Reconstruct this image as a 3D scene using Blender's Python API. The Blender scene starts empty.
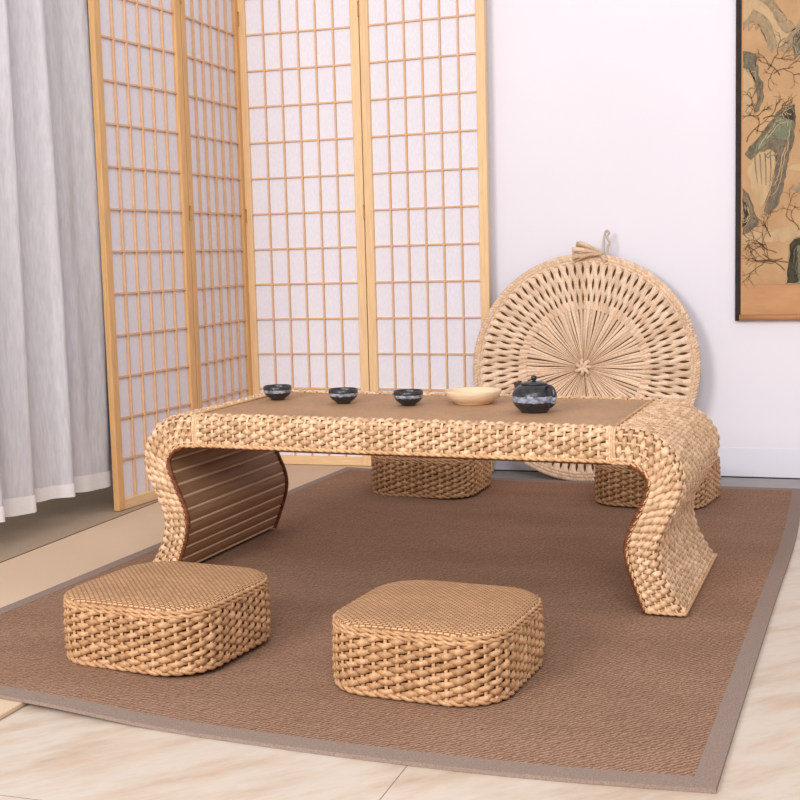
import bpy, math, random
import numpy as np
random.seed(7); RNG = np.random.default_rng(11)
PI = math.pi
SC = bpy.context.scene
COL = SC.collection

# ------------------------------------------------------------------ colours
def lin(c):
    out = []
    for v in c:
        v = v / 255.0
        out.append(v / 12.92 if v <= 0.04045 else ((v + 0.055) / 1.055) ** 2.4)
    return (out[0], out[1], out[2], 1.0)

class NT:
    """small helper for writing node materials"""
    def __init__(self, name, rough=0.6, spec=0.3):
        self.m = bpy.data.materials.new(name); self.m.use_nodes = True
        self.t = self.m.node_tree; self.b = self.t.nodes['Principled BSDF']
        self.b.inputs['Roughness'].default_value = rough
        self.b.inputs['Specular IOR Level'].default_value = spec
    def n(self, kind, **kw):
        o = self.t.nodes.new(kind)
        for k, v in kw.items():
            if k.startswith('i_'): o.inputs[k[2:].replace('_', ' ')].default_value = v
            else: setattr(o, k, v)
        return o
    def l(self, a, b): self.t.links.new(a, b)
    def coords(self, scale=(1, 1, 1), rot=(0, 0, 0), loc=(0, 0, 0)):
        tc = self.n('ShaderNodeTexCoord'); mp = self.n('ShaderNodeMapping'); mr = self.n('ShaderNodeMapping')
        mr.inputs['Rotation'].default_value = rot; self.l(tc.outputs['Object'], mr.inputs['Vector'])
        mp.inputs['Scale'].default_value = scale; mp.inputs['Location'].default_value = loc
        self.l(mr.outputs['Vector'], mp.inputs['Vector']); return mp.outputs['Vector']
    def noise(self, vec, scale, detail=3, rough=0.5):
        o = self.n('ShaderNodeTexNoise'); o.inputs['Scale'].default_value = scale
        o.inputs['Detail'].default_value = detail; o.inputs['Roughness'].default_value = rough
        if vec is not None: self.l(vec, o.inputs['Vector'])
        return o.outputs['Fac']
    def ramp(self, fac, stops, interp='LINEAR'):
        o = self.n('ShaderNodeValToRGB'); o.color_ramp.interpolation = interp
        e = o.color_ramp.elements
        while len(e) < len(stops): e.new(0.5)
        for s, (p, c) in zip(e, stops): s.position = p; s.color = c
        self.l(fac, o.inputs['Fac']); return o.outputs['Color']
    def mix(self, a, b, fac, mode='MIX'):
        o = self.n('ShaderNodeMix', data_type='RGBA', blend_type=mode)
        for sock, v in ((o.inputs[0], fac), (o.inputs[6], a), (o.inputs[7], b)):
            if hasattr(v, 'is_output'): self.l(v, sock)
            else: sock.default_value = v
        return o.outputs[2]
    def math(self, op, a, b=0.0):
        o = self.n('ShaderNodeMath', operation=op)
        for s, v in ((o.inputs[0], a), (o.inputs[1], b)):
            if hasattr(v, 'is_output'): self.l(v, s)
            else: s.default_value = v
        return o.outputs[0]
    def color(self, c):
        if hasattr(c, 'is_output'): self.l(c, self.b.inputs['Base Color'])
        else: self.b.inputs['Base Color'].default_value = c
    def bump(self, h, dist=0.001, strength=0.6):
        o = self.n('ShaderNodeBump'); o.inputs['Distance'].default_value = dist; o.inputs['Strength'].default_value = strength
        self.l(h, o.inputs['Height']); self.l(o.outputs['Normal'], self.b.inputs['Normal'])

def g(v): return (v, v, v, 1)
M = {}
def straw(name, c, dark=0.72, rough=0.55):
    """plaited straw: per-strand tint and recess shade from a colour attribute plus fibre noise"""
    t = NT(name, rough, 0.35)
    at = t.n('ShaderNodeAttribute', attribute_name='tint')
    nz = t.noise(t.coords(), 180, 2)
    col = t.mix(lin(c), at.outputs['Color'], 1.0, 'MULTIPLY')
    var = t.ramp(nz, [(0.3, g(dark)), (0.7, g(1.08))])
    t.color(t.mix(col, var, 1.0, 'MULTIPLY'))
    t.bump(t.noise(t.coords(), 420, 2), 0.0006, 0.5)
    M[name] = t.m
straw('straw_light', (233, 194, 156), 0.78, 0.46)
straw('straw_stool', (208, 162, 120), 0.74, 0.46)
straw('straw_fan', (238, 206, 176), 0.84)
straw('straw_rim', (222, 178, 132), 0.8)
straw('braid_brown', (126, 72, 44))

def plain(name, c, rough=0.6, spec=0.3, nscale=60, amt=0.12, stretch=(1, 1, 1), bump=0.0):
    t = NT(name, rough, spec)
    nz = t.noise(t.coords(stretch), nscale, 3)
    t.color(t.mix(lin(c), t.ramp(nz, [(0.3, g(1 - amt)), (0.7, g(1 + amt * 0.4))]), 1.0, 'MULTIPLY'))
    if bump: t.bump(nz, bump, 0.5)
    M[name] = t.m
plain('core_dark', (138, 96, 64), 0.9, 0.1)
plain('fan_core', (104, 72, 48), 0.9, 0.1)
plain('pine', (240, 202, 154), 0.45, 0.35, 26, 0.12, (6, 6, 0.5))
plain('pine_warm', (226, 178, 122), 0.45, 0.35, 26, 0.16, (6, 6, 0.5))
plain('pine_rail', (238, 202, 154), 0.45, 0.35, 26, 0.12, (0.6, 0.6, 8))
plain('lattice_wood', (226, 184, 146), 0.5, 0.3, 40, 0.1)
plain('slat_brown', (158, 118, 86), 0.5, 0.35, 30, 0.2, (14, 0.6, 14))
plain('slat_lit', (222, 190, 158), 0.5, 0.35, 30, 0.12, (14, 0.6, 14))
plain('brass', (190, 140, 70), 0.35, 0.5)
plain('white_wall', (237, 233, 241), 0.9, 0.1, 3, 0.015)
plain('white_trim', (236, 234, 244), 0.6, 0.3, 3, 0.01)
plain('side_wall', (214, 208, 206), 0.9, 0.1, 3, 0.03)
plain('dish_wood', (236, 208, 174), 0.5, 0.3, 18, 0.12, (1, 4, 12))
plain('roller_wood', (186, 134, 92), 0.5, 0.3, 20, 0.15, (0.5, 6, 6))
plain('grey_stone', (168, 163, 162), 0.6, 0.3, 14, 0.12)
plain('string', (206, 192, 176), 0.7, 0.2)

# paper of the screen
t = NT('screen_paper', 0.85, 0.1)
nz = t.noise(t.coords((1, 1, 0.25)), 260, 3, 0.7)
t.color(t.ramp(nz, [(0.3, lin((226, 223, 233))), (0.7, lin((238, 236, 244)))]))
M['screen_paper'] = t.m

# fine rattan mat (table top, stool tops): offset dashes
def rattan(name, hi, lo, w, h):
    t = NT(name, 0.6, 0.3)
    v = t.coords()
    br = t.n('ShaderNodeTexBrick'); t.l(v, br.inputs['Vector'])
    br.offset = 0.5; br.squash = 1.0
    br.inputs['Scale'].default_value = 1.0; br.inputs['Brick Width'].default_value = w; br.inputs['Row Height'].default_value = h
    br.inputs['Mortar Size'].default_value = h * 0.30; br.inputs['Mortar Smooth'].default_value = 0.6
    br.inputs['Color1'].default_value = lin(hi); br.inputs['Color2'].default_value = lin([x * 0.88 for x in hi]); br.inputs['Mortar'].default_value = lin(lo)
    big = t.ramp(t.noise(v, 9, 3), [(0.3, g(0.9)), (0.7, g(1.06))])
    t.color(t.mix(br.outputs['Color'], big, 1.0, 'MULTIPLY'))
    t.bump(t.math('SUBTRACT', 1.0, br.outputs['Fac']), 0.0012, 0.7)
    M[name] = t.m
rattan('rattan_stool', (230, 184, 138), (140, 94, 60), 0.0116, 0.0058)
rattan('rattan_table', (222, 180, 138), (170, 124, 88), 0.0095, 0.0048)

# rug field: fine diagonal twill of brown yarns
t = NT('rug_field', 0.95, 0.05)
v = t.coords()
wa = t.n('ShaderNodeTexWave', wave_type='BANDS', bands_direction='DIAGONAL'); wa.inputs['Scale'].default_value = 58
wa.inputs['Distortion'].default_value = 5.0; wa.inputs['Detail'].default_value = 2; wa.inputs['Detail Scale'].default_value = 2.0
vm = t.coords((1, 1, 0)); t.l(t.coords((1, 1, 0), (0, 0, PI / 2)), wa.inputs['Vector'])
wb = t.n('ShaderNodeTexWave', wave_type='BANDS', bands_direction='Y'); wb.inputs['Scale'].default_value = 70
wb.inputs['Distortion'].default_value = 1.0; t.l(vm, wb.inputs['Vector'])
hh = t.math('ADD', t.math('MULTIPLY', wa.outputs['Fac'], 0.6), t.math('MULTIPLY', wb.outputs['Fac'], 0.4))
sp = t.noise(v, 300, 2, 0.7)
hh2 = t.math('ADD', t.math('MULTIPLY', hh, 0.62), t.math('MULTIPLY', sp, 0.45))
c1 = t.ramp(hh2, [(0.25, lin((108, 78, 62))), (0.55, lin((150, 116, 95))), (0.85, lin((186, 152, 128)))])
big = t.ramp(t.noise(t.coords((1, 2.5, 1)), 3.0, 3), [(0.3, g(0.9)), (0.7, g(1.05))])
t.color(t.mix(c1, big, 1.0, 'MULTIPLY'))
t.bump(hh2, 0.0015, 0.6)
M['rug_field'] = t.m
t = NT('rug_border', 0.9, 0.05)
c1 = t.ramp(t.noise(t.coords(), 420, 2, 0.7), [(0.3, lin((134, 114, 103))), (0.7, lin((162, 143, 132)))])
t.color(c1); t.bump(t.noise(t.coords(), 600, 2), 0.0006, 0.5)
M['rug_border'] = t.m

# woven floor mat
t = NT('floor_mat', 0.9, 0.1)
c1 = t.ramp(t.noise(t.coords(), 330, 3, 0.7), [(0.3, lin((204, 176, 148))), (0.7, lin((226, 202, 176)))])
big = t.ramp(t.noise(t.coords((1, 1, 1)), 2.2, 3), [(0.3, g(0.95)), (0.7, g(1.04))])
t.color(t.mix(c1, big, 1.0, 'MULTIPLY')); M['floor_mat'] = t.m
plain('floor_mat_shaded', (176, 156, 134), 0.9, 0.1, 200, 0.12)  # darker copy of the mat tan: shade near the curtain put into the colour
plain('mat_edge', (120, 88, 66), 0.8, 0.1)

# marble tiles
t = NT('marble', 0.32, 0.4)
v = t.coords((1.0, 3.4, 1), (0, 0, math.radians(-46)))
n1 = t.noise(v, 3.2, 8, 0.68)
c1 = t.ramp(n1, [(0.32, lin((190, 165, 142))), (0.45, lin((206, 188, 170))), (0.56, lin((214, 201, 187))), (0.70, lin((203, 189, 176)))])
n2 = t.noise(t.coords((1.0, 4.5, 1), (0, 0, math.radians(-52)), (3, 1, 0)), 5.5, 6, 0.65)
c2 = t.mix(c1, lin((206, 168, 140)), t.math('MULTIPLY', t.ramp(n2, [(0.53, g(0)), (0.70, g(1))]), 0.5))
br = t.n('ShaderNodeTexBrick'); br.offset = 0.0
t.l(t.coords((1, 1, 1), (0, 0, 0), (0.5705 + 0.80 * 8, -1.460 + 2.40 * 2, 0)), br.inputs['Vector'])
br.inputs['Scale'].default_value = 1; br.inputs['Brick Width'].default_value = 0.8; br.inputs['Row Height'].default_value = 2.4
br.inputs['Mortar Size'].default_value = 0.0011; br.inputs['Mortar Smooth'].default_value = 0.2
t.color(t.mix(c2, lin((120, 100, 84)), t.math('MULTIPLY', br.outputs['Fac'], 0.8)))
M['marble'] = t.m

# curtain linen
t = NT('linen', 0.9, 0.05)
w = t.n('ShaderNodeTexWave', bands_direction='Z'); w.inputs['Scale'].default_value = 130; w.inputs['Distortion'].default_value = 1.5
t.l(t.coords(), w.inputs['Vector'])
f = t.math('ADD', t.math('MULTIPLY', w.outputs['Fac'], 0.25), t.math('MULTIPLY', t.noise(t.coords((1, 3, 0.4)), 60, 3), 0.75))
t.color(t.ramp(f, [(0.3, lin((208, 206, 212))), (0.7, lin((228, 227, 232)))]))
t.bump(t.noise(t.coords((1, 2, 0.5)), 7, 3, 0.5), 0.04, 0.4)
M['linen'] = t.m

plain('hem_linen', (244, 240, 241), 0.9, 0.05, 120, 0.03)

# black glazed tea ware with a brushed pale band
def glaze(name, z0, z1, c_band):
    t = NT(name, 0.3, 0.5)
    tc = t.n('ShaderNodeTexCoord'); sx = t.n('ShaderNodeSeparateXYZ'); t.l(tc.outputs['Object'], sx.inputs[0])
    nz = t.noise(t.coords((1, 1, 0.35)), 130, 3, 0.7)
    z = t.math('ADD', sx.outputs['Z'], t.math('MULTIPLY', t.math('SUBTRACT', nz, 0.5), 0.006))
    band = t.math('MULTIPLY', t.math('GREATER_THAN', z, z0), t.math('LESS_THAN', z, z1))
    nb = t.noise(t.coords((1, 1, 1.5)), 70, 3, 0.7)
    cb = t.ramp(nb, [(0.38, lin([x * 0.55 for x in c_band])), (0.62, lin(c_band))])
    dk = t.ramp(t.noise(t.coords(), 90, 3), [(0.3, lin((34, 33, 36))), (0.7, lin((58, 56, 60)))])
    t.color(t.mix(dk, cb, t.math('MULTIPLY', band, 0.85)))
    M[name] = t.m
glaze('glaze_bowl', 0.0185, 0.0255, (188, 194, 206))
glaze('glaze_pot', 0.0240, 0.0375, (176, 186, 204))

# scroll silk and inks
def ink(name, a, b, scale=14, st=(1, 1, 1), alpha=None):
    t = NT(name, 0.85, 0.1)
    t.color(t.ramp(t.noise(t.coords(st), scale, 4, 0.65), [(0.3, lin(a)), (0.7, lin(b))])); M[name] = t.m
ink('silk', (180, 142, 104), (202, 164, 124), 7)
ink('silk_band', (190, 140, 100), (206, 158, 116), 6, (1, 1, 4))
ink('scroll_edge', (52, 44, 42), (66, 57, 54), 30)
ink('ink_pale', (184, 156, 122), (206, 174, 134), 22, (2, 1, 1))
ink('ink_mid', (146, 128, 104), (182, 156, 122), 34, (2.5, 1, 1))
ink('ink_dark', (92, 86, 76), (146, 128, 104), 46, (2.5, 1, 1))
ink('ink_black', (54, 50, 44), (86, 80, 64), 60)
ink('ink_green', (94, 112, 96), (146, 142, 112), 52, (3, 1, 1))
ink('ink_twig', (112, 86, 64), (136, 106, 78), 40)

# ------------------------------------------------------------------ mesh helpers
def mk(name, V, F, mats, parent=None, smooth=True, mi=None, tint=None, loc=None):
    me = bpy.data.meshes.new(name)
    V = np.asarray(V, float)
    me.from_pydata(V.tolist(), [], [tuple(int(i) for i in f) for f in F])
    for m in (mats if isinstance(mats, (list, tuple)) else [mats]): me.materials.append(M[m])
    if mi is not None: me.polygons.foreach_set('material_index', np.asarray(mi, np.int32))
    if tint is not None:
        a = me.color_attributes.new('tint', 'FLOAT_COLOR', 'POINT')
        c = np.ones((len(V), 4)); tt = np.asarray(tint, float)
        d = np.clip((1.0 - tt) / 0.4, -0.3, 1.0)
        c[:, 0] = tt; c[:, 1] = tt * (1 - 0.10 * d); c[:, 2] = tt * (1 - 0.24 * d)
        a.data.foreach_set('color', c.ravel())
    me.polygons.foreach_set('use_smooth', [bool(smooth)] * len(me.polygons))
    me.update()
    o = bpy.data.objects.new(name, me); COL.objects.link(o)
    if parent is not None: o.parent = parent
    if loc is not None: o.location = loc
    return o

class Acc:
    """accumulates geometry of ONE mesh"""
    def __init__(s): s.V = []; s.F = []; s.T = []; s.MI = []; s.n = 0
    def add(s, V, F, tint=1.0, mi=0):
        V = np.asarray(V, float)
        s.V.append(V); s.F += [tuple(i + s.n for i in f) for f in F]
        s.T.append(np.full(len(V), tint) if np.isscalar(tint) else np.asarray(tint)); s.MI += [mi] * len(F); s.n += len(V)
    def box(s, lo, hi, mi=0, bev=0.0, tint=1.0):
        (a, b, c), (d, e, f) = lo, hi
        if bev <= 0:
            V = [(a, b, c), (d, b, c), (d, e, c), (a, e, c), (a, b, f), (d, b, f), (d, e, f), (a, e, f)]
            s.add(V, [(0, 3, 2, 1), (4, 5, 6, 7), (0, 1, 5, 4), (1, 2, 6, 5), (2, 3, 7, 6), (3, 0, 4, 7)], tint, mi); return
        k = bev; V = []
        for z, i in ((c, k), (c + k, 0), (f - k, 0), (f, k)):
            for (x, y) in ((a + k + i * .0, b + i), (d - k, b + i), (d - i, b + k), (d - i, e - k), (d - k, e - i), (a + k, e - i), (a + i, e - k), (a + i, b + k)): V.append((x, y, z))
        F = [tuple(reversed(range(8))), tuple(range(24, 32))]
        for r in range(3):
            for j in range(8): F.append((r * 8 + j, r * 8 + (j + 1) % 8, r * 8 + 8 + (j + 1) % 8, r * 8 + 8 + j))
        s.add(V, F, tint, mi)
    def build(s, name, mats, parent=None, smooth=True, loc=None, xf=None):
        V = np.concatenate(s.V)
        F = s.F
        if xf == 'mirror': V = V * np.array([-1, 1, 1]); F = [tuple(reversed(f)) for f in F]
        T = np.concatenate(s.T)
        return mk(name, V, F, mats, parent, smooth, s.MI, T, loc)

def norm(a): return a / np.maximum(np.linalg.norm(a, axis=-1, keepdims=True), 1e-12)

def sweep(P, N, B, rn, rb, k=6, closed=False):
    """tube along points P with section axes N (radius rn) and B (radius rb)"""
    n = len(P); a = np.arange(k) * 2 * PI / k
    rn = np.broadcast_to(rn, n); rb = np.broadcast_to(rb, n)
    V = P[:, None] + N[:, None] * (np.cos(a)[None, :, None] * rn[:, None, None]) + B[:, None] * (np.sin(a)[None, :, None] * rb[:, None, None])
    V = V.reshape(-1, 3); F = []
    for i in range(n if closed else n - 1):
        i2 = (i + 1) % n
        for j in range(k):
            j2 = (j + 1) % k; F.append((i * k + j, i * k + j2, i2 * k + j2, i2 * k + j))
    if not closed: F.append(tuple(range(k))); F.append(tuple(range((n - 1) * k + k - 1, (n - 1) * k - 1, -1)))
    return V, F

def tube(acc, P, r, k=6, closed=False, tint=1.0, mi=0, up=(0, 0, 1)):
    P = np.asarray(P, float)
    if closed: T = norm(np.roll(P, -1, 0) - np.roll(P, 1, 0))
    else: T = norm(np.gradient(P, axis=0))
    U = np.broadcast_to(np.asarray(up, float), P.shape)
    N = np.cross(T, U); bad = np.linalg.norm(N, axis=1) < 1e-3
    N[bad] = np.cross(T[bad], np.array([1.0, 0.2, 0])); N = norm(N); B = norm(np.cross(T, N))
    V, F = sweep(P, N, B, r, r, k, closed); acc.add(V, F, tint, mi)

def rope(acc, P, r, pitch, strands=2, closed=False, k=6, sr=None, tint=(0.85, 1.1), step=None):
    """twisted cord: helical strands round path P"""
    P = np.asarray(P, float)
    Q = np.vstack([P, P[:1]]) if closed else P
    L = np.concatenate([[0], np.cumsum(np.linalg.norm(np.diff(Q, axis=0), axis=1))]); tot = L[-1]
    n = max(8, int(tot / (step or pitch / 8)))
    s = np.linspace(0, tot, n, endpoint=not closed)
    C = np.stack([np.interp(s, L, Q[:, i]) for i in range(3)], 1)
    T = norm(np.roll(C, -1, 0) - np.roll(C, 1, 0)) if closed else norm(np.gradient(C, axis=0))
    ref = np.array([0.31, 0.17, 0.93]); 
    N = norm(np.cross(T, ref)); B = norm(np.cross(T, N))
    turns = max(1, round(tot / pitch)); sr = sr or r * 0.72
    for q in range(strands):
        a = 2 * PI * turns * s / tot + q * 2 * PI / strands
        D = C + (N * np.cos(a)[:, None] + B * np.sin(a)[:, None]) * (r - sr * 0.75)
        T2 = norm(np.roll(D, -1, 0) - np.roll(D, 1, 0)) if closed else norm(np.gradient(D, axis=0))
        N2 = norm(np.cross(T2, ref)); B2 = norm(np.cross(T2, N2))
        V, F = sweep(D, N2, B2, sr, sr, k, closed)
        tn = np.repeat(RNG.uniform(tint[0], tint[1], n // 6 + 1).repeat(6)[:n], k)
        acc.add(V, F, tn)

def weave(acc, pos, n, rows, amp, hv, ht, closed=False, per=5, sgn=1.0, u0=0.0, u1=1.0, tilt=0.0, stake=0.0022, tint=(0.74, 1.14), wv=0.9):
    """plain weave on a parametric surface pos(u, v): plump wefts along u pass over and under n stakes"""
    N = int(n * per); u = np.linspace(u0, u1, N + (0 if closed else 1), endpoint=not closed)
    e = 1e-4
    def frame(u, v):
        P = pos(u, v)
        Tu = norm(pos(u + e, v) - pos(u - e, v)); Tv = norm(pos(u, np.clip(v + e, 0, 1)) - pos(u, np.clip(v - e, 0, 1)))
        Nn = norm(np.cross(Tu, Tv)) * sgn
        return P, Tu, norm(np.cross(Nn, Tu)) , Nn
    uu = (u - u0) / (u1 - u0)
    for j, v in enumerate(rows):
        ph = PI * (uu * n - 0.5) + PI * j
        c = np.cos(ph)
        P, Tu, Tv, Nn = frame(u, np.full_like(u, v))
        per2 = 2 * per
        sh = int(per * (0.5 + (0 if j % 2 == 0 else 1)))
        idx = (np.arange(len(u)) + sh) // per2
        nb = idx.max() + 2
        def each(sd): return RNG.normal(0, sd, nb)[idx]
        sj, vj, aj, tj = each(0.13), each(0.10), each(0.14), each(0.5)
        up_ = np.clip(c, 0, 1)
        C = P + Nn * (amp * c * (1 + aj))[:, None] + Tv * (tilt * (1 + tj) * np.sin(ph) + hv * vj * up_)[:, None]
        C = C + RNG.normal(0, 0.00022, C.shape)
        V, F = sweep(C, Nn, Tv, ht * (0.80 + 0.2 * c) * (1 + 0.6 * sj * up_), hv * (0.80 + 0.24 * c) * (1 + sj * up_), 6, closed)
        V = V + RNG.normal(0, 0.00016, V.shape)
        rt = RNG.uniform(tint[0], tint[1], nb)
        acc.add(V, F, np.repeat(rt[idx] * (0.86 + 0.14 * c), 6))  # tint also darkens where the weft dips under: recess shade in the colour
    if stake > 0:
        vv = np.linspace(0, 1, max(12, len(rows) * 2))
        for i in range(n):
            ui = u0 + (u1 - u0) * (i + 0.5) / n
            P, Tu, Tv, Nn = frame(np.full_like(vv, ui), vv)
            V, F = sweep(P + Nn * ht * 0.55, Nn, Tu, stake * 0.7, stake, 5)
            acc.add(V, F, RNG.uniform(1.0, 1.2))

def crom(pts, n):
    P = np.asarray(pts, float); P = np.vstack([2 * P[0] - P[1], P, 2 * P[-1] - P[-2]])
    out = []
    m = len(P) - 3
    for i in range(n):
        x = i / (n - 1) * m; k = min(int(x), m - 1); f = x - k
        a, b, c, d = P[k:k + 4]
        out.append(0.5 * ((2 * b) + (c - a) * f + (2 * a - 5 * b + 4 * c - d) * f * f + (3 * b - a - 3 * c + d) * f ** 3))
    out = np.array(out)
    L = np.concatenate([[0], np.cumsum(np.linalg.norm(np.diff(out, axis=0), axis=1))]); s = np.linspace(0, L[-1], n)
    return np.stack([np.interp(s, L, out[:, i]) for i in range(out.shape[1])], 1)

def lathe(acc, prof, n=40, tint=1.0, mi=0, cx=0, cy=0, cap=True):
    V = []; F = []
    for r, z in prof:
        for i in range(n): a = 2 * PI * i / n; V.append((cx + r * math.cos(a), cy + r * math.sin(a), z))
    m = len(prof)
    for j in range(m - 1):
        for i in range(n): i2 = (i + 1) % n; F.append((j * n + i, j * n + i2, (j + 1) * n + i2, (j + 1) * n + i))
    if cap: F.append(tuple(range(n - 1, -1, -1))); F.append(tuple(range((m - 1) * n, m * n)))
    acc.add(V, F, tint, mi)

def empty(name, loc, rot=(0, 0, 0), label=None, cat=None, group=None):
    o = bpy.data.objects.new(name, None); COL.objects.link(o); o.location = loc; o.rotation_euler = rot
    o.empty_display_size = 0.1
    return tag(o, label, cat, group)
def tag(o, label=None, cat=None, group=None, kind=None):
    if label: o['label'] = label
    if cat: o['category'] = cat
    if group: o['group'] = group
    if kind: o['kind'] = kind
    return o

# ------------------------------------------------------------------ camera (solved from the photograph)
CAM_H = 0.7397; F_PX = 1284.4; PITCH = 0.1132; ROLL = 0.0264; YAW = math.radians(18.4)
def setup_camera():
    from mathutils import Matrix
    cy_, sy_ = math.cos(YAW), math.sin(YAW)
    rz = np.array([[cy_, -sy_, 0], [sy_, cy_, 0], [0, 0, 1]])
    fw = rz @ np.array([0, math.cos(PITCH), -math.sin(PITCH)]); up = rz @ np.array([0, math.sin(PITCH), math.cos(PITCH)]); rt = rz @ np.array([1.0, 0, 0])
    cr, sr = math.cos(ROLL), math.sin(ROLL)
    X = cr * rt - sr * up; U = sr * rt + cr * up
    cd = bpy.data.cameras.new('camera'); cd.sensor_width = 36; cd.lens = 36 * F_PX / 800; cd.clip_start = 0.05
    co = bpy.data.objects.new('camera', cd); COL.objects.link(co)
    m = Matrix(((X[0], U[0], -fw[0], 0), (X[1], U[1], -fw[1], 0), (X[2], U[2], -fw[2], CAM_H), (0, 0, 0, 1)))
    co.matrix_world = m; SC.camera = co
setup_camera()

# ------------------------------------------------------------------ the setting
WY = 4.178
def quadbox(name, lo, hi, mat, kind='structure'):
    a = Acc(); a.box(lo, hi); o = a.build(name, mat, smooth=False); o['kind'] = kind; return o
quadbox('floor', (-4.5, -2.5, -0.05), (3.5, WY + 0.1, 0.0), 'marble')
quadbox('wall_back', (-2.62, WY, 0.0), (3.5, WY + 0.1, 2.7), 'white_wall')
quadbox('wall_left', (-2.62, 1.9, 0.0), (-2.52, WY, 2.7), 'side_wall')
a = Acc(); a.box((-2.52, WY - 0.002, 0.006), (3.5, WY - 0.0003, 0.098))
b = a.build('baseboard_back', 'white_trim', smooth=False); b['kind'] = 'structure'

quadbox('added_light_baffle', (-2.52, 1.9, 2.45), (-2.02, WY - 0.002, 2.60), 'white_trim')  # unseen baffle, added to keep light from leaking down behind the curtain
quadbox('wall_foot_shadow', (-1.268, WY - 0.0035, 0.0), (3.4, WY - 0.0004, 0.0055), 'scroll_edge')  # dark strip painting in the shadow line where wall meets floor
quadbox('trim_2', (-1.268, 3.994, 0.0002), (3.4, WY - 0.0036, 0.0022), 'grey_stone')
MATZ = 0.009
def floor_mat(name, lo, hi, label, mat='floor_mat'):
    a = Acc(); a.box((lo[0], lo[1], 0.0005), (hi[0], hi[1], MATZ), bev=0.0015)
    rootm = a.build(name, mat, smooth=False); tag(rootm, label, 'mat')
    e = Acc(); e.box((lo[0] - 0.0035, lo[1], 0.0008), (lo[0] - 0.0002, hi[1], MATZ + 0.0006)); e.build('edge_binding', 'mat_edge', rootm, False)
    return rootm
floor_mat('floor_mat', (-1.925, 1.30, 0), (-1.272, 4.16, 0), 'tan woven floor mat running under the edge of the brown rug')
floor_mat('floor_mat', (-2.49, 1.95, 0), (-1.930, 4.16, 0), 'shaded tan floor mat lying beneath the white curtain hem', 'floor_mat_shaded')

# ------------------------------------------------------------------ rug
def ground(x):
    """height of what the rug lies on: the mat, then a soft slope down to the tiles"""
    s = np.clip((np.asarray(x, float) + 1.26) / 0.30, 0, 1); s = s * s * (3 - 2 * s)
    return (MATZ + 0.0008) * (1 - s) + 0.0006 * s
RT = 0.0062
near = crom([(-1.69, 1.862), (-1.50, 1.815), (-1.333, 1.782), (-0.92, 1.727), (-0.581, 1.703), (-0.359, 1.702), (-0.134, 1.717)], 60)
far = crom([(-1.558, 4.085), (-1.3, 4.045), (-1.002, 4.011), (-0.6, 3.996), (-0.299, 3.99), (-0.055, 3.99)], 60)
left = crom([(-1.69, 1.862), (-1.655, 2.247), (-1.624, 2.884), (-1.581, 3.648), (-1.558, 4.085)], 80)
right = crom([(-0.134, 1.717), (-0.118, 2.101), (-0.092, 2.70), (-0.064, 3.311), (-0.055, 3.99)], 80)
def rug_xy(s, t):
    def at(C, q): x = np.linspace(0, 1, len(C)); return np.stack([np.interp(q, x, C[:, 0]), np.interp(q, x, C[:, 1])], -1)
    c00, c10, c01, c11 = near[0], near[-1], far[0], far[-1]
    S = s[..., None]; Tt = t[..., None]
    return (1 - Tt) * at(near, s) + Tt * at(far, s) + (1 - S) * at(left, t) + S * at(right, t) - ((1 - S) * (1 - Tt) * c00 + S * (1 - Tt) * c10 + (1 - S) * Tt * c01 + S * Tt * c11)
def rug_sheet(name, s, t, mat, parent, z0, z1):
    S, Tt = np.meshgrid(s, t); XY = rug_xy(S, Tt); h, w = S.shape
    G = ground(XY[..., 0])
    top = np.concatenate([XY, (G + z1)[..., None]], -1).reshape(-1, 3); bot = np.concatenate([XY, (G + z0)[..., None]], -1).reshape(-1, 3)
    F = []; n = h * w
    for j in range(h - 1):
        for i in range(w - 1):
            q = (j * w + i, j * w + i + 1, (j + 1) * w + i + 1, (j + 1) * w + i); F.append(q); F.append(tuple(reversed([k + n for k in q])))
    ring = [i for i in range(w)] + [j * w + w - 1 for j in range(1, h)] + [(h - 1) * w + i for i in range(w - 2, -1, -1)] + [j * w for j in range(h - 2, 0, -1)]
    for k in range(len(ring)):
        p, q = ring[k], ring[(k + 1) % len(ring)]; F.append((q, p, p + n, q + n))
    return mk(name, np.vstack([top, bot]), F, mat, parent, False)
BW, BD = 0.0215, 0.0175
rug = rug_sheet('woven_rug', np.linspace(BW, 1 - BW, 70), np.linspace(BD, 1 - BD, 60), 'rug_field', None, 0.0, RT - 0.0006)
tag(rug, 'large brown woven rug with grey brown cloth border under the straw table', 'rug')
for nm, s, t in (('border_strip', np.linspace(0, 1, 70), np.linspace(0, BD, 3)), ('border_strip', np.linspace(0, 1, 70), np.linspace(1 - BD, 1, 3)),
                 ('border_strip', np.linspace(0, BW, 3), np.linspace(BD, 1 - BD, 60)), ('border_strip', np.linspace(1 - BW, 1, 3), np.linspace(BD, 1 - BD, 60))):
    rug_sheet(nm, s, t, 'rug_border', rug, 0.0, RT)

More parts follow.
